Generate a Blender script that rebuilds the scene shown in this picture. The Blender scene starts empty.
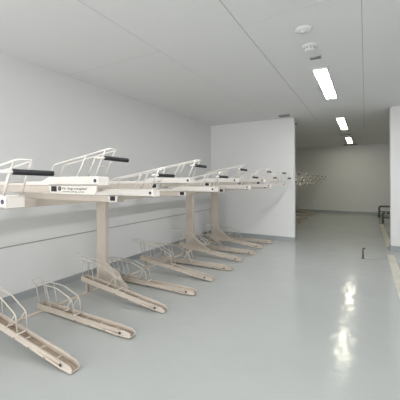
import bpy, bmesh, math, random
from mathutils import Vector, Matrix
random.seed(7)
SC = bpy.context.scene
COL = SC.collection
PI = math.pi

# ------------------------------------------------------------------ materials
def new_mat(name):
    m = bpy.data.materials.new(name); m.use_nodes = True
    nt = m.node_tree
    return m, nt, nt.nodes['Principled BSDF']

def paint(name, col, rough=0.5, var=0.04, scale=6.0, bump=0.0, bscale=40.0, spec=0.5, metal=0.0, detail=3.0):
    m, nt, b = new_mat(name)
    N, L = nt.nodes, nt.links
    tc = N.new('ShaderNodeTexCoord')
    n = N.new('ShaderNodeTexNoise'); n.inputs['Scale'].default_value = scale; n.inputs['Detail'].default_value = detail
    L.new(tc.outputs['Object'], n.inputs['Vector'])
    r = N.new('ShaderNodeValToRGB')
    r.color_ramp.elements[0].position = 0.3; r.color_ramp.elements[1].position = 0.7
    r.color_ramp.elements[0].color = tuple(c*(1-var) for c in col) + (1,)
    r.color_ramp.elements[1].color = tuple(min(1, c*(1+var)) for c in col) + (1,)
    L.new(n.outputs['Fac'], r.inputs['Fac']); L.new(r.outputs['Color'], b.inputs['Base Color'])
    b.inputs['Roughness'].default_value = rough; b.inputs['Metallic'].default_value = metal
    b.inputs['Specular IOR Level'].default_value = spec
    if bump:
        n2 = N.new('ShaderNodeTexNoise'); n2.inputs['Scale'].default_value = bscale; n2.inputs['Detail'].default_value = 2
        L.new(tc.outputs['Object'], n2.inputs['Vector'])
        bp = N.new('ShaderNodeBump'); bp.inputs['Strength'].default_value = bump; bp.inputs['Distance'].default_value = 0.01
        L.new(n2.outputs['Fac'], bp.inputs['Height']); L.new(bp.outputs['Normal'], b.inputs['Normal'])
    return m

def emitter(name, col, s):
    m, nt, b = new_mat(name)
    b.inputs['Base Color'].default_value = (0.9, 0.9, 0.9, 1)
    b.inputs['Emission Color'].default_value = col + (1,)
    b.inputs['Emission Strength'].default_value = s
    return m

M = {}
M['wall'] = paint('wall_paint', (0.83, 0.83, 0.822), 0.75, 0.012, 0.6, 0.05, 120, 0.3)
M['ceil'] = paint('ceiling_board', (0.85, 0.85, 0.842), 0.9, 0.012, 0.7, 0.08, 150, 0.15)
M['joint'] = paint('joint_filler', (0.40, 0.395, 0.38), 0.9, 0.05, 10)
M['jointf'] = paint('faint_joint', (0.66, 0.66, 0.655), 0.9, 0.05, 10)
M['base'] = paint('skirting_grey', (0.36, 0.38, 0.385), 0.35, 0.04, 3)
M['cream'] = paint('cream_powder_coat', (0.635, 0.56, 0.48), 0.38, 0.03, 9)
M['creamw'] = paint('cream_wire_coat', (0.63, 0.575, 0.50), 0.35, 0.03, 12)
M['white'] = paint('lit_cream_coat', (0.83, 0.78, 0.725), 0.35, 0.02, 9)  # rails' cream coat, lightened in colour for the brighter light on upper trays
M['tread'] = paint('brown_channel_floor', (0.40, 0.315, 0.24), 0.55, 0.14, 14, 0.1, 80)  # darker and browner than the cream channel sides
M['black'] = paint('black_rubber', (0.012, 0.012, 0.014), 0.55, 0.2, 60, 0.4, 300)
M['blackp'] = paint('black_plastic', (0.015, 0.014, 0.015), 0.4, 0.2, 30)
M['bolt'] = paint('dark_bolt', (0.05, 0.05, 0.08), 0.35, 0.1, 30)
M['stripe'] = paint('cream_line_paint', (0.63, 0.605, 0.515), 0.45, 0.10, 5)
M['steel'] = paint('brushed_steel', (0.20, 0.20, 0.19), 0.38, 0.1, 20, metal=1.0)
M['steeld'] = paint('dull_dark_steel', (0.10, 0.10, 0.095), 0.45, 0.1, 20)
M['chrome'] = paint('bright_chrome', (0.8, 0.8, 0.8), 0.12, 0.02, 20, metal=1.0)
M['strip'] = paint('floor_strip_metal', (0.50, 0.51, 0.50), 0.35, 0.05, 10, metal=0.3)
M['plast'] = paint('white_plastic', (0.80, 0.81, 0.82), 0.4, 0.02, 10)
M['plastg'] = paint('grey_plastic', (0.38, 0.38, 0.37), 0.5, 0.05, 10)
M['vent'] = paint('vent_grey', (0.17, 0.17, 0.16), 0.6, 0.08, 10)
M['ink'] = paint('label_ink', (0.05, 0.045, 0.04), 0.6, 0.1, 30)
M['sticker'] = paint('label_sticker', (0.80, 0.76, 0.70), 0.45, 0.02, 10)
M['lamp'] = emitter('lamp_diffuser', (0.975, 0.99, 1.0), 18.0)
M['lampfront'] = emitter('lamp_diffuser_front', (0.975, 0.99, 1.0), 21.0)
M['lampback'] = emitter('lamp_diffuser_dim', (1.0, 0.97, 0.78), 6.5)

# floor: glossy self-levelled epoxy with slow waves
def floor_mat():
    m, nt, b = new_mat('grey_epoxy_floor')
    N, L = nt.nodes, nt.links
    tc = N.new('ShaderNodeTexCoord')
    n = N.new('ShaderNodeTexNoise'); n.inputs['Scale'].default_value = 0.9; n.inputs['Detail'].default_value = 6
    L.new(tc.outputs['Object'], n.inputs['Vector'])
    r = N.new('ShaderNodeValToRGB'); e = r.color_ramp.elements
    e[0].position = 0.3; e[1].position = 0.75
    e[0].color = (0.445, 0.462, 0.450, 1); e[1].color = (0.485, 0.50, 0.488, 1)
    L.new(n.outputs['Fac'], r.inputs['Fac']); L.new(r.outputs['Color'], b.inputs['Base Color'])
    b.inputs['Roughness'].default_value = 0.15
    b.inputs['Specular IOR Level'].default_value = 0.5
    n2 = N.new('ShaderNodeTexNoise'); n2.inputs['Scale'].default_value = 5.5; n2.inputs['Detail'].default_value = 2.0
    L.new(tc.outputs['Object'], n2.inputs['Vector'])
    bp = N.new('ShaderNodeBump'); bp.inputs['Strength'].default_value = 0.25; bp.inputs['Distance'].default_value = 0.02
    L.new(n2.outputs['Fac'], bp.inputs['Height']); L.new(bp.outputs['Normal'], b.inputs['Normal'])
    return m
M['floor'] = floor_mat()

# ------------------------------------------------------------------ mesh helpers
class MB:
    def __init__(self): self.bm = bmesh.new()
    def box(self, x0, x1, y0, y1, z0, z1, T=None):
        vs = [self.bm.verts.new((x, y, z)) for x in (x0, x1) for y in (y0, y1) for z in (z0, z1)]
        if T is not None:
            for v in vs: v.co = T @ v.co
        for f in ((0,1,3,2),(4,6,7,5),(0,4,5,1),(2,3,7,6),(0,2,6,4),(1,5,7,3)):
            self.bm.faces.new([vs[i] for i in f])
        return self
    def prism(self, poly, y0, y1, T=None):            # polygon in x,z extruded in y
        a = [self.bm.verts.new((x, y0, z)) for x, z in poly]
        b = [self.bm.verts.new((x, y1, z)) for x, z in poly]
        if T is not None:
            for v in a + b: v.co = T @ v.co
        self.bm.faces.new(a); self.bm.faces.new(b[::-1])
        n = len(a)
        for i in range(n): self.bm.faces.new((a[i], b[i], b[(i+1) % n], a[(i+1) % n]))
        return self
    def tube(self, pts, r, n=8, closed=False, caps=True, T=None):
        pts = [Vector(p) for p in pts]
        if T is not None: pts = [T @ p for p in pts]
        k = len(pts); rings = []; up = None
        for i, p in enumerate(pts):
            if closed: d = (pts[(i+1) % k] - pts[i-1])
            elif i == 0: d = pts[1] - pts[0]
            elif i == k-1: d = pts[-1] - pts[-2]
            else: d = (pts[i+1] - p).normalized() + (p - pts[i-1]).normalized()
            d.normalize()
            if up is None:
                up = d.orthogonal().normalized()
            up = (up - d*up.dot(d)).normalized(); q = d.cross(up)
            rings.append([self.bm.verts.new(p + (up*math.cos(2*PI*j/n) + q*math.sin(2*PI*j/n))*r) for j in range(n)])
        m = k if closed else k-1
        for i in range(m):
            a, b = rings[i], rings[(i+1) % k]
            for j in range(n): self.bm.faces.new((a[j], a[(j+1) % n], b[(j+1) % n], b[j]))
        if caps and not closed:
            self.bm.faces.new(rings[0][::-1]); self.bm.faces.new(rings[-1])
        return self
    def lathe(self, prof, c=(0,0,0), n=32):           # prof (r, z) about a vertical axis
        rings = []
        for r, z in prof:
            rings.append([self.bm.verts.new((c[0]+r*math.cos(2*PI*j/n), c[1]+r*math.sin(2*PI*j/n), c[2]+z)) for j in range(n)])
        for a, b in zip(rings, rings[1:]):
            for j in range(n): self.bm.faces.new((a[j], a[(j+1) % n], b[(j+1) % n], b[j]))
        self.bm.faces.new(rings[0]); self.bm.faces.new(rings[-1][::-1])
        return self
    def disc(self, c, r, y0, y1, T=None, n=14):       # short cylinder along y
        return self.tube([(c[0], y0, c[2]), (c[0], y1, c[2])], r, n, T=T)
    def build(self, name, mat, parent=None, bevel=0.0, smooth=False, loc=None):
        bmesh.ops.recalc_face_normals(self.bm, faces=self.bm.faces[:])
        me = bpy.data.meshes.new(name); self.bm.to_mesh(me); self.bm.free()
        me.materials.append(M[mat])
        o = bpy.data.objects.new(name, me); COL.objects.link(o)
        if parent: o.parent = parent
        if loc: o.location = loc
        if smooth:
            for p in me.polygons: p.use_smooth = True
        if bevel:
            md = o.modifiers.new('bevel', 'BEVEL'); md.width = bevel; md.segments = 2; md.limit_method = 'ANGLE'
        return o

def rounded(pts, r, n=4):
    """polyline with its corners rounded off"""
    P = [Vector(p) for p in pts]; out = [P[0]]
    for a, b, c in zip(P, P[1:], P[2:]):
        d1 = (a-b); d2 = (c-b); q = min(r, d1.length*0.45, d2.length*0.45)
        s, e = b + d1.normalized()*q, b + d2.normalized()*q
        for i in range(n+1):
            t = i/n; out.append(s*(1-t)**2 + b*2*t*(1-t) + e*t*t)
    out.append(P[-1]); return out

def tag(o, label=None, cat=None, group=None, kind=None):
    if label: o['label'] = label
    if cat: o['category'] = cat
    if group: o['group'] = group
    if kind: o['kind'] = kind
    return o
def empty(name, loc):
    o = bpy.data.objects.new(name, None); COL.objects.link(o); o.location = loc
    o.empty_display_size = 0.1
    return o
def copy_tree(o, parent=None):
    c = o.copy(); COL.objects.link(c)
    if parent: c.parent = parent
    for ch in list(o.children): copy_tree(ch, c)
    return c
def struct(o, label, cat): return tag(o, label, cat, kind='structure')

# ------------------------------------------------------------------ the room
H = 3.082; XL = -3.858; YP = 7.56; PT = 0.13; XE = -1.54; XR = 0.468; YF = 15.07
XW = 2.6; YB = -4.5
struct(MB().box(XL-0.2, XW+0.2, YB-0.2, YF+0.2, -0.12, 0).build('floor', 'floor'), 'glossy grey epoxy floor of the bicycle parking room', 'floor')
struct(MB().box(XL-0.2, XW+0.2, YB-0.2, YF+0.2, H, H+0.15).build('ceiling', 'ceil'), 'flat white board ceiling with thin straight joints', 'ceiling')
struct(MB().box(XL-0.2, XL, YB, YF, 0, H).build('wall_left', 'wall'), 'long white wall behind the bicycle racks', 'wall')
struct(MB().box(XW, XW+0.2, YB, YF, 0, H).build('wall_right', 'wall'), 'white wall on the right, out of sight', 'wall')
struct(MB().box(XL-0.2, XW+0.2, YB-0.2, YB, 0, H).build('wall_behind', 'wall'), 'white wall behind the viewer, out of sight', 'wall')
struct(MB().box(XL-0.2, XW+0.2, YF, YF+0.2, 0, H).build('wall_far', 'wall'), 'dim white end wall seen through the opening', 'wall')
struct(MB().box(XL, XE, YP, YP+PT, 0, H).build('wall_partition', 'wall', bevel=0.006), 'white partition wall where the near row of racks ends', 'wall')
struct(MB().box(XR, XW, YP, YP+0.25, 0, H).build('wall_pier', 'wall', bevel=0.006), 'white pier wall at the right edge beside the cream line', 'wall')

def skirting(name, label, segs):
    mb = MB()
    for (a, b, nx, ny) in segs:                       # profile runs a -> b and sticks out along (nx, ny)
        prof = ((0.0, 0.0), (0.022, 0.0), (0.014, 0.02), (0.010, 0.10), (0.0, 0.105))
        A = [mb.bm.verts.new((a[0]+nx*p, a[1]+ny*p, z)) for p, z in prof]
        B = [mb.bm.verts.new((b[0]+nx*p, b[1]+ny*p, z)) for p, z in prof]
        mb.bm.faces.new(A); mb.bm.faces.new(B[::-1])
        for i in range(5): mb.bm.faces.new((A[i], B[i], B[(i+1) % 5], A[(i+1) % 5]))
    struct(mb.build(name, 'base'), label, 'skirting')
skirting('baseboard_left', 'grey skirting along the long left wall', [((XL, YB), (XL, YP), 1, 0), ((XL, YP+PT), (XL, YF), 1, 0)])
skirting('baseboard_partition', 'grey skirting round the foot of the partition wall', [((XL, YP), (XE+0.01, YP), 0, -1), ((XE, YP-0.01), (XE, YP+PT), 1, 0)])
skirting('baseboard_far', 'grey skirting along the dim end wall', [((XL, YF), (XW, YF), 0, -1)])
skirting('baseboard_pier', 'grey skirting round the foot of the right pier', [((XR-0.01, YP), (XW, YP), 0, -1), ((XR, YP-0.01), (XR, YP+0.25), -1, 0)])

# horizontal joint on the left wall
struct(MB().box(XL-0.001, XL+0.003, YB, YP, 0.706, 0.721).build('trim_1', 'joint'), 'thin grey horizontal joint on the left wall', 'wall joint')
# ceiling joints
k = 2
for (x0, x1, y0, y1, lab) in (
        (-1.100, -1.095, YB, YP+0.6, 'long ceiling joint left of the row of lights'),
        (-0.027, -0.022, YB, YP+3, 'long ceiling joint right of the row of lights'),
        (-2.163, -2.157, YB, YP, 'faint long ceiling joint above the racks'),
        (XL, -2.16, 2.893, 2.897, 'short faint ceiling joint running out from the left wall'),
        (-1.098, -0.024, 2.80, 2.804, 'short faint ceiling joint in front of the smoke detectors')):
    struct(MB().box(x0, x1, y0, y1, H-0.002, H+0.002).build('trim_%d' % k, 'joint' if k < 4 else 'jointf'), lab, 'ceiling joint'); k += 1

# ------------------------------------------------------------------ ceiling lights
def ceiling_light(y0, y1, label, lamp):
    xc = -0.553; L = y1-y0
    t = empty('ceiling_light', (xc, (y0+y1)/2, H))
    tag(t, label, 'ceiling light', 'row of ceiling lights')
    f = MB()
    f.box(-0.105, -0.084, -L/2-0.02, L/2+0.02, -0.022, 0); f.box(0.084, 0.105, -L/2-0.02, L/2+0.02, -0.022, 0)
    f.box(-0.084, 0.084, -L/2-0.02, -L/2, -0.022, 0); f.box(-0.084, 0.084, L/2, L/2+0.02, -0.022, 0)
    f.build('frame', 'plast', t, 0.002)
    MB().box(-0.084, 0.084, -L/2, L/2, -0.018, -0.004).build('diffuser', lamp, t)
    return t
ceiling_light(4.45, 6.12, 'long glowing ceiling light nearest the viewer, just past the smoke detector', 'lampfront')
ceiling_light(8.18, 10.1, 'middle glowing ceiling light, just beyond the partition opening', 'lampback')
ceiling_light(12.06, 14.08, 'smallest, farthest glowing ceiling light close to the end wall', 'lampback')
# the same kind of lights behind and beside the viewer, outside the picture
def unseen_light(x, y0, y1, label):
    t = ceiling_light(y0, y1, label, 'lamp'); t.location.x = x
unseen_light(-0.553, 0.8, 2.5, 'ceiling light overhead, in line with the visible ones')
unseen_light(-0.553, -3.0, -1.3, 'ceiling light behind the viewer, in line with the visible ones')

# ------------------------------------------------------------------ ceiling fittings
t = tag(empty('ceiling_sensor', (-0.555, 3.21, H)), 'round flat white ceiling sensor, nearest of the fittings before the lights', 'ceiling sensor')
MB().lathe([(0.085, 0), (0.085, -0.008), (0.07, -0.018), (0.045, -0.024), (0.0005, -0.026)]).build('rim', 'plast', t, smooth=True)
MB().lathe([(0.03, -0.022), (0.028, -0.032), (0.0005, -0.036)]).build('dome', 'plast', t, smooth=True)
t = tag(empty('smoke_detector', (-0.562, 3.65, H)), 'white smoke detector with a stepped body between sensor and small plate', 'smoke detector')
MB().lathe([(0.085, 0), (0.085, -0.014), (0.075, -0.02), (0.055, -0.024)]).build('base', 'plast', t, smooth=False)
MB().lathe([(0.06, -0.024), (0.062, -0.05), (0.05, -0.062), (0.0005, -0.066)]).build('body', 'plast', t, smooth=False)
mb = MB()
for i in range(10):
    a = 2*PI*i/10
    mb.box(0.057, 0.0625, -0.010, 0.010, -0.046, -0.03, Matrix.Rotation(a, 4, 'Z'))
mb.build('air_slot', 'plastg', t)
def vent(x, y, w, l, label, d=0.015, n=4):
    t = tag(empty('ceiling_vent', (x, y, H)), label, 'ceiling vent')
    f = MB(); f.box(-w/2, w/2, -l/2, -l/2+0.012, -d, 0); f.box(-w/2, w/2, l/2-0.012, l/2, -d, 0)
    f.box(-w/2, -w/2+0.012, -l/2, l/2, -d, 0); f.box(w/2-0.012, w/2, -l/2, l/2, -d, 0)
    f.build('frame', 'plastg', t)
    s = MB()
    for i in range(n):
        yy = -l/2 + l*(i+1)/(n+1)
        s.box(-w/2+0.01, w/2-0.01, yy-0.008, yy+0.003, -d+0.002, -0.003)
    s.box(-w/2+0.01, w/2-0.01, -l/2+0.01, l/2-0.01, -0.003, 0)
    s.build('louvre', 'vent', t)
vent(-0.551, 4.03, 0.13, 0.07, 'small grey slotted plate on the ceiling just before the first light', 0.012, 2)
vent(-1.70, 7.22, 0.24, 0.16, 'small grey vent on the ceiling close to the partition top', 0.03)
vent(-0.605, 11.3, 0.36, 0.14, 'faint narrow vent between the middle and farthest ceiling lights', 0.02)
vent(-0.575, 14.55, 0.52, 0.26, 'wide dark vent on the ceiling beyond the farthest light', 0.03)
t = tag(empty('wall_fitting', (XE-0.02, YP+PT+0.02, H-0.20)), 'tiny dark fitting high at the back edge of the partition', 'fitting')
t.location = (XE+0.0, YP+PT-0.03, H-0.155)
MB().box(0, 0.045, -0.02, 0.02, -0.02, 0.02).build('cap', 'vent', t, 0.004)
MB().tube([(0.045, 0, 0), (0.06, 0, 0)], 0.01).build('knob', 'plastg', t)

# ------------------------------------------------------------------ floor rails
PITCH = 0.609; Y1 = 1.507
XT = -1.99; XA = -3.41                                # tip, wall end (world x)
XO = -2.70
HW = 0.049                                            # half width of a channel
def rail_parts(t, high):
    a = math.atan2(0.165, XT-XA) if high else 0.0
    tipx = XT-XO + (-0.028 if high else 0.023)
    T = Matrix.Translation((tipx, 0, 0)) @ Matrix.Rotation(a, 4, 'Y') @ Matrix.Translation((-tipx, 0, 0))
    if not high: T = Matrix.Translation((0, 0, 0.008))
    e = -0.055 if high else 0.0                       # the raised hoops reach closer to the wall
    w0 = XA-XO
    z1 = 0.066
    side = [(w0, 0.004), (tipx-0.13, 0.004), (tipx-0.02, 0.004), (tipx, 0.010), (tipx, 0.040), (tipx-0.018, z1-0.010), (tipx-0.05, z1), (w0, z1)]
    mb = MB()
    mb.prism(side, -HW, -HW+0.006); mb.prism(side, HW-0.006, HW)
    mb.prism([(tipx-0.006, 0.006), (tipx, 0.012), (tipx, 0.024), (tipx-0.006, 0.024)], -HW+0.006, HW-0.006)
    for v in mb.bm.verts:
        q = max(0.0, (v.co.x-(tipx-0.13))/0.13)
        v.co.y *= 1-0.2*q
        v.co = T @ v.co
    # folded lips, ramp nose and end plate
    mb.box(w0, tipx-0.14, -HW-0.005, -HW, z1-0.010, z1, T); mb.box(w0, tipx-0.14, HW, HW+0.005, z1-0.010, z1, T)
    mb.box(w0, w0+0.006, -HW+0.006, HW-0.006, 0.004, z1, T)
    mb.build('channel', 'cream', t, 0.0015)
    MB().prism([(w0+0.006, 0.016), (tipx-0.008, 0.012), (tipx-0.008, 0.016), (tipx-0.12, 0.028), (w0+0.006, 0.028)], -HW*0.66+0.005, HW*0.66-0.005, T).box(w0+0.006, tipx-0.12, -HW+0.006, HW-0.006, 0.016, 0.0275, T).build('channel_floor', 'tread', t)
    for x in (tipx-0.22, tipx-0.44, tipx-0.66):
        MB().box(x-0.006, x+0.006, -HW+0.006, HW-0.006, 0.026, 0.040, T).build('crossbar', 'creamw', t)
    MB().disc((tipx-0.125, 0, 0.036), 0.013, -HW-0.004, -HW+0.001, T).build('bolt', 'bolt', t)
    for x in (tipx-0.33, tipx-0.55, tipx-0.77):
        MB().box(x-0.012, x+0.012, -HW-0.007, -HW, 0.006, 0.018, T).build('clip', 'tread', t)
    # wire wheel hoop: two long wires joined in a narrow loop at the wall end
    R = 0.0060
    s = HW-0.002
    zt = 0.306 if not high else 0.308
    path = [(-2.745-XO, -s, 0.05), (-2.795-XO, -s, zt-0.08), (-3.05-XO, -s, zt), (-3.50+e-XO, -s, zt-0.003), (-3.57+e-XO, -s*0.55, zt-0.006),
            (-3.57+e-XO, s*0.55, zt-0.006), (-3.50+e-XO, s, zt-0.003), (-3.05-XO, s, zt), (-2.795-XO, s, zt-0.08), (-2.745-XO, s, 0.05)]
    h = MB(); h.tube(rounded(path, 0.035), R, 8, T=T)
    hoop = h.build('wheel_hoop', 'creamw', t, smooth=True)
    for sg in (-1, 1):
        for (xb, xt, ze) in ((-3.36, -3.44, zt-0.003), (-3.16, -3.24, zt-0.003), (-2.935, -2.802, zt-0.083)):
            MB().tube([(xb-XO, sg*s, 0.045), (xt-XO, sg*s, ze)], R*0.9, 8, T=T).build('hoop_strut', 'creamw', hoop, smooth=True)
    MB().tube([(-2.745-XO, -s-0.012, 0.066), (-2.745-XO, s+0.012, 0.066)], R, 8, T=T).build('foot_rod', 'white', hoop, smooth=True)
    MB().tube([(-2.935-XO, -s, 0.066), (-2.935-XO, s, 0.066)], R, 8, T=T).build('foot_rod', 'white', hoop, smooth=True)
    if high:
        l = MB(); xl = -3.315-XO; top = (T @ Vector((xl, 0, 0.004))).z
        l.box(xl-0.014, xl+0.014, -0.026, -0.012, 0.015, top+0.012); l.box(xl-0.014, xl+0.014, 0.012, 0.026, 0.015, top+0.012)
        l.box(xl-0.014, xl+0.014, -0.026, 0.026, top-0.012, top+0.004)
        l.box(xl-0.028, xl+0.028, -0.036, 0.036, 0.0115, 0.017)
        l.build('support_leg', 'cream', t, 0.001)
    else:
        MB().box(-3.27-XO, -3.21-XO, -0.04, 0.04, 0, 0.0118).build('foot_pad', 'cream', t, 0.001)
        MB().box(-2.20-XO, -2.14-XO, -0.036, 0.036, 0, 0.0118).build('foot_pad', 'cream', t, 0.001)

low_proto = None; high_proto = None
ORD = ['first', 'second', 'third', 'fourth', 'fifth', 'sixth', 'seventh', 'eighth', 'ninth', 'tenth', 'eleventh', 'twelfth']
def floor_rail(y, high, label, group):
    global low_proto, high_proto
    p = high_proto if high else low_proto
    if p is None:
        t = empty('floor_bike_rail', (XO, y, 0)); rail_parts(t, high)
        if high: high_proto = t
        else: low_proto = t
    else:
        t = copy_tree(p); t.location = (XO, y, 0)
    return tag(t, label, 'bike rail', group)
RY = [1.578+PITCH*k for k in range(10)]
rail_labels = [
    'raised cream floor rail at the bottom left corner, its wall end out of frame',
    'flat cream floor rail, second from the viewer, hoop standing against the left wall',
    'raised cream floor rail on a short leg, just in front of the first post',
    'flat cream floor rail lying just behind the first post',
    'raised cream floor rail, fifth from the viewer, midway between first and second post',
    'flat cream floor rail, sixth from the viewer, midway between first and second post',
    'raised cream floor rail just in front of the second post, seventh from the viewer',
    'flat cream floor rail just behind the second post, eighth from the viewer',
    'raised cream floor rail in front of the third post, last but one before the partition',
    'flat cream floor rail nearest the partition wall, last of the near row']
for i in range(10):
    floor_rail(RY[i], i % 2 == 0, rail_labels[i], 'floor bike rails along the left wall')
YR0 = 8.18; NR = 11
for i in range(NR):
    lab = ('%s floor bike rail beyond the partition, dim cream, counted from the partition' % ORD[i]) if i < NR-1 else \
          'last dim cream floor bike rail beyond the partition, against the end wall'
    floor_rail(YR0+PITCH*i, i % 2 == 0, lab, 'floor bike rails beyond the partition')

# ------------------------------------------------------------------ the standing frames
def rack_frame(y0, y1, posts, label):
    t = empty('rack_frame', (-3.39, (y0+y1)/2, 0)); yc = (y0+y1)/2
    tag(t, label, 'rack frame')
    b = MB(); b.box(-0.05, 0.05, y0-yc, y1-yc, 1.226, 1.317)
    b.build('beam', 'cream', t, 0.004)
    b = MB(); b.box(0.045, 0.105, y0-yc, y1-yc, 0.0, 0.011)
    b.build('floor_bar', 'cream', t, 0.003)
    for y in posts:
        p = MB(); p.box(-0.09, 0.09, y-yc-0.037, y-yc+0.037, 0, 1.226)
        post = p.build('post', 'cream', t, 0.008)
        g = MB(); g.prism([(0.09, 0.0), (0.50, 0.0), (0.50, 0.02), (0.46, 0.05), (0.09, 0.30)], y-yc-0.034, y-yc+0.034)
        g.build('gusset', 'cream', post, 0.004)
        g = MB(); g.prism([(-0.11, 1.217), (0.13, 1.217), (0.13, 1.227), (-0.11, 1.227)], y-yc-0.07, y-yc+0.07)
        g.build('cap_plate', 'cream', post, 0.003)
    return t
rack_frame(0.45, 7.25, [0.62, 3.13, 5.63, 6.86], 'cream steel rack frame, posts and long beam carrying the upper bike trays')
rack_frame(YR0-0.3, YR0+PITCH*10+0.3, [YR0+PITCH*0.5, YR0+PITCH*4.5, YR0+PITCH*8.5], 'cream steel rack frame hidden behind the partition under the far trays')

# ------------------------------------------------------------------ upper trays
ZL, ZH = 1.379, 1.489
XC = -2.60
def tray_parts(t, high):
    X = lambda x: x-XC
    # fixed rail resting on the beam
    mb = MB(); w = 0.047
    mb.box(X(-3.68), X(-2.06), -w, w, -0.060, -0.052); mb.box(X(-3.68), X(-2.06), -w, -w+0.006, -0.052, -0.002); mb.box(X(-3.68), X(-2.06), w-0.006, w, -0.052, -0.002)
    mb.box(X(-3.68), X(-3.674), -w, w, -0.052, 0.05)
    mb.box(X(-2.066), X(-2.06), -w+0.006, w-0.006, -0.052, -0.002)
    mb.build('fixed_rail', 'cream', t, 0.0015)
    sp = MB(); zb = -(ZH-1.317) if high else -0.0601
    if high:
        sp.box(X(-3.44), X(-3.34), -0.035, 0.035, zb+0.0005, -0.0605)
        sp.build('riser', 'cream', t, 0.002)
    # sliding channel
    mb = MB(); w = 0.049; a, b = X(-3.20), X(-1.628); c = X(-2.18)
    mb.box(c, b, -w, w, 0.0, 0.008)
    side = [(a, 0.0), (b-0.004, 0.0), (b, 0.006), (b, 0.058), (b-0.008, 0.065), (c, 0.065), (c-0.10, 0.030), (a, 0.030)]
    mb.prism(side, -w, -w+0.007); mb.prism(side, w-0.007, w)
    mb.box(b-0.006, b, -w+0.007, w-0.007, 0.006, 0.060)
    mb.build('tray', 'white', t, 0.002)
    MB().box(a, b-0.007, -w+0.007, w-0.007, 0.008, 0.014).build('tray_floor', 'cream', t)
    MB().disc((X(-1.66), 0, 0.034), 0.013, -w-0.004, -w+0.001).build('bolt', 'bolt', t)
    # black slide latch
    l = MB(); l.box(X(-2.142), X(-2.078), -w-0.008, -w+0.012, -0.048, -0.006)
    l.build('latch', 'blackp', t, 0.004)
    l = MB(); l.prism([(X(-2.178), -0.004), (X(-2.156), -0.058), (X(-2.06), -0.058), (X(-2.04), -0.004)], -w-0.0035, -w+0.002)
    l.build('latch_bracket', 'white', t)
    # wire hoop, rising towards the aisle and closed by a loop there
    R = 0.0057; s = w-0.004
    path = [(X(-2.165), -s, 0.065), (X(-2.125), -s, 0.158), (X(-1.745), -s, 0.217), (X(-1.558), -s, 0.248), (X(-1.535), -s*0.8, 0.252),
            (X(-1.535), s*0.8, 0.252), (X(-1.558), s, 0.248), (X(-1.745), s, 0.217), (X(-2.125), s, 0.158), (X(-2.165), s, 0.065)]
    h = MB(); h.tube(rounded(path, 0.03), R, 8)
    hoop = h.build('wheel_hoop', 'white', t, smooth=True)
    for sg in (-1, 1):
        MB().tube([(X(-1.66), sg*s, 0.064), (X(-1.561), sg*s, 0.248)], R, 8).build('hoop_strut', 'white', hoop, smooth=True)
        MB().tube([(X(-1.85), sg*s, 0.066), (X(-1.755), sg*s, 0.215)], R, 8).build('hoop_strut', 'white', hoop, smooth=True)
    MB().tube([(X(-1.632), -s, 0.137), (X(-1.632), s, 0.137)], R, 8).build('crossbar', 'white', hoop, smooth=True)
    # side grip across the aisle end
    g = MB(); g.tube([(X(-1.588), -0.115, 0.191), (X(-1.566), -0.03, 0.1897), (X(-1.558), 0.145, 0.1853)], 0.0075, 8)
    bar = g.build('grip_bar', 'white', t, smooth=True)
    g = MB(); g.tube([(X(-1.568), -0.048, 0.190), (X(-1.566), -0.036, 0.1897), (X(-1.557), 0.155, 0.185), (X(-1.556), 0.167, 0.1847)], 0.0155, 12)
    g.build('grip', 'black', bar, smooth=True)

tl = None; th = None
def bike_tray(y, high, label, group):
    global tl, th
    p = th if high else tl
    z = ZH if high else ZL
    if p is None:
        t = empty('upper_bike_tray', (XC, y, z)); tray_parts(t, high)
        if high: th = t
        else: tl = t
    else:
        t = copy_tree(p); t.location = (XC, y, z)
    return tag(t, label, 'bike tray', group)
TY = [0.905, 1.515, 2.125, 2.76, 3.35, 4.06, 4.575, 5.37, 5.79, 6.53, 7.03]
tray_labels = [
    'low upper bike tray at the left edge, longest black grip, cut off by the frame',
    'high upper bike tray with a printed brand plate on its side',
    'low upper bike tray just right of the brand plate, above the first post',
    'high upper bike tray, second of the high ones that show whole, beyond the first post',
    'low upper bike tray, third low one from the left edge, right of the first post',
    'high upper bike tray, third high one, close to the second post',
    'low upper bike tray, fourth low one from the left edge, above the second post',
    'high upper bike tray, fourth high one, in front of the partition',
    'low upper bike tray, fifth low one from the left edge, above the third post',
    'high upper bike tray, fifth high one, last but one before the partition',
    'low upper bike tray nearest the partition wall, last of the near row']
trays = []
for i in range(11):
    trays.append(bike_tray(TY[i], i % 2 == 1, tray_labels[i], 'upper bike trays along the left wall'))
for i in range(NR):
    lab = ('%s upper bike tray beyond the partition, counted from the partition' % ORD[i]) if i < NR-1 else \
          'last upper bike tray beyond the partition, against the end wall'
    bike_tray(YR0+PITCH*i, i % 2 == 0, lab, 'upper bike trays beyond the partition')

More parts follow.
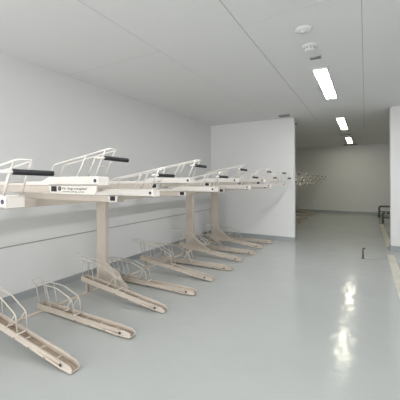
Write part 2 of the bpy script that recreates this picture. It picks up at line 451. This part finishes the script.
# brand plate on the first whole high tray
bt = trays[1]
X = lambda x: x-XC
pl = MB(); pl.prism([(X(-2.055), -0.064), (X(-1.655), -0.064), (X(-1.635), -0.040), (X(-1.635), -0.002), (X(-2.055), -0.002)], -0.061, -0.053)
plate = pl.build('brand_plate', 'sticker', bt, 0.001)
def text_mesh(name, body, size, x, z, width=None):
    cu = bpy.data.curves.new(name, 'FONT'); cu.body = body; cu.size = size; cu.extrude = 0.0006
    tmp = bpy.data.objects.new(name, cu); COL.objects.link(tmp)
    bpy.context.view_layer.update()
    me = bpy.data.meshes.new_from_object(tmp.evaluated_get(bpy.context.evaluated_depsgraph_get()))
    COL.objects.unlink(tmp); bpy.data.objects.remove(tmp)
    xs = [v.co.x for v in me.vertices]; sc = (width/(max(xs)-min(xs))) if width else 1.0
    for v in me.vertices: v.co = Vector((x+(v.co.x-min(xs))*sc, -0.0618-v.co.z, z+v.co.y))
    me.materials.clear(); me.materials.append(M['ink'])
    o = bpy.data.objects.new(name, me); COL.objects.link(o); o.parent = plate
    return o
text_mesh('lettering', 'N. fog coupler', 0.024, X(-1.995), -0.031, 0.27)
text_mesh('fine_print', 'bicycle parking system', 0.012, X(-1.985), -0.050, 0.23)
e = MB(); ring = [(X(-2.028)+0.014*math.cos(q*PI/10), -0.0622, -0.024+0.014*math.sin(q*PI/10)) for q in range(20)]
e.tube(ring, 0.0035, 6, closed=True)
e.tube([(X(-2.028), -0.0622, -0.033), (X(-2.028), -0.0622, -0.015)], 0.003, 6)
e.build('emblem', 'ink', plate)

# ------------------------------------------------------------------ right side: floor line, posts and barriers
line = tag(MB().box(0.374, 0.498, -1.0, 7.13, 0.0, 0.0022).build('floor_line', 'stripe'), 'cream painted floor line in front of the right pier, running to the viewer', 'floor line')
line = tag(MB().box(0.405, 0.53, 7.95, 11.9, 0.0, 0.0022).build('floor_line', 'stripe'), 'cream painted floor line beyond the pier, leading to the steel barriers', 'floor line')

tag(MB().box(-0.01, 2.3, 6.60, 6.635, 0.0026, 0.006).build('floor_strip', 'strip', bevel=0.001), 'thin pale metal strip across the floor from the little post', 'floor strip')
t = tag(empty('floor_post', (-0.050, 6.565, 0)), 'small dark metal post standing alone on the aisle floor', 'post')
MB().lathe([(0.035, 0), (0.035, 0.006), (0.02, 0.010)], n=20).build('base_plate', 'steel', t)
MB().tube(rounded([(0, 0, 0.006), (0, 0, 0.190), (0.035, 0, 0.203)], 0.02), 0.014, 10).build('stem', 'steeld', t, smooth=True)
MB().lathe([(0.010, 0.0), (0.016, 0.003), (0.016, 0.018), (0.010, 0.022)], (0.034, 0, 0.192), 14).build('head', 'steel', t)

def barrier(x, y, h, w, label):
    t = tag(empty('steel_barrier', (x, y, 0)), label, 'barrier')
    MB().tube(rounded([(0, 0, 0), (0, 0, h), (w, 0, h), (w, 0, 0)], 0.09, 6), 0.035, 12).build('hoop', 'steeld', t, smooth=True)
    MB().tube([(0, 0, h*0.55), (w, 0, h*0.55)], 0.022, 10).build('crossbar', 'steel', t, smooth=True)
    for xx in (0, w):
        MB().lathe([(0.07, 0), (0.07, 0.008), (0.045, 0.014)], (xx, 0, 0), 20).build('foot_plate', 'steel', t)
    return t
barrier(0.47, 13.9, 0.46, 1.1, 'taller dark steel hoop barrier near the end wall')
b2 = barrier(0.515, 12.1, 0.38, 1.1, 'lower dark steel hoop barrier at the end of the far floor line')
MB().lathe([(0.0005, -0.03), (0.03, -0.015), (0.03, 0.015), (0.0005, 0.03)], (0.09, -0.02, 0.38), 14).build('clamp', 'chrome', b2, smooth=True)

# added fill light behind the viewer, set in a made-up opening frame
def area(name, loc, rot, sx, sy, power, col=(1, 1, 1)):
    l = bpy.data.lights.new(name, 'AREA'); l.shape = 'RECTANGLE'; l.size = sx; l.size_y = sy; l.energy = power; l.color = col
    o = bpy.data.objects.new(name, l); COL.objects.link(o); o.location = loc; o.rotation_euler = rot
    return o
fr = MB(); fr.box(-3.98+0.13, -3.90, YB+0.001, YB+0.09, 0, 2.9); fr.box(-0.30, -0.22, YB+0.001, YB+0.09, 0, 2.9); fr.box(-3.90, -0.30, YB+0.001, YB+0.09, 2.82, 2.9); fr.box(-3.90, -0.30, YB+0.001, YB+0.09, 0, 0.18)
struct(fr.build('fill_frame_1', 'plastg'), 'added frame round the made-up fill light behind the viewer, out of sight', 'fill light frame')
area('rear_fill_light', (-2.1, YB+0.06, 1.5), (PI/2, 0, 0), 3.6, 2.6, 84, (0.98, 0.985, 1.0))  # invented source that brightens the front of the room

# ------------------------------------------------------------------ world, camera
w = bpy.data.worlds.new('World'); SC.world = w; w.use_nodes = True
w.node_tree.nodes['Background'].inputs['Color'].default_value = (0.02, 0.02, 0.02, 1)

cam = bpy.data.cameras.new('Camera'); co = bpy.data.objects.new('Camera', cam); COL.objects.link(co)
cam.sensor_width = 36; cam.sensor_fit = 'HORIZONTAL'
cam.lens = 297.3/400*36
cam.shift_y = -(200-180.634)/400
yaw = math.radians(29.118)
co.matrix_world = Matrix.Translation((0, 0, 1.52)) @ Matrix.Rotation(yaw, 4, 'Z') @ Matrix.Rotation(PI/2, 4, 'X') @ Matrix.Rotation(math.radians(-0.261), 4, 'Z')
cam.clip_start = 0.02
SC.camera = co
vs = SC.view_settings
vs.view_transform = 'Standard'; vs.look = 'None'; vs.gamma = 1.0; vs.use_curve_mapping = False
vs.exposure = 1.3
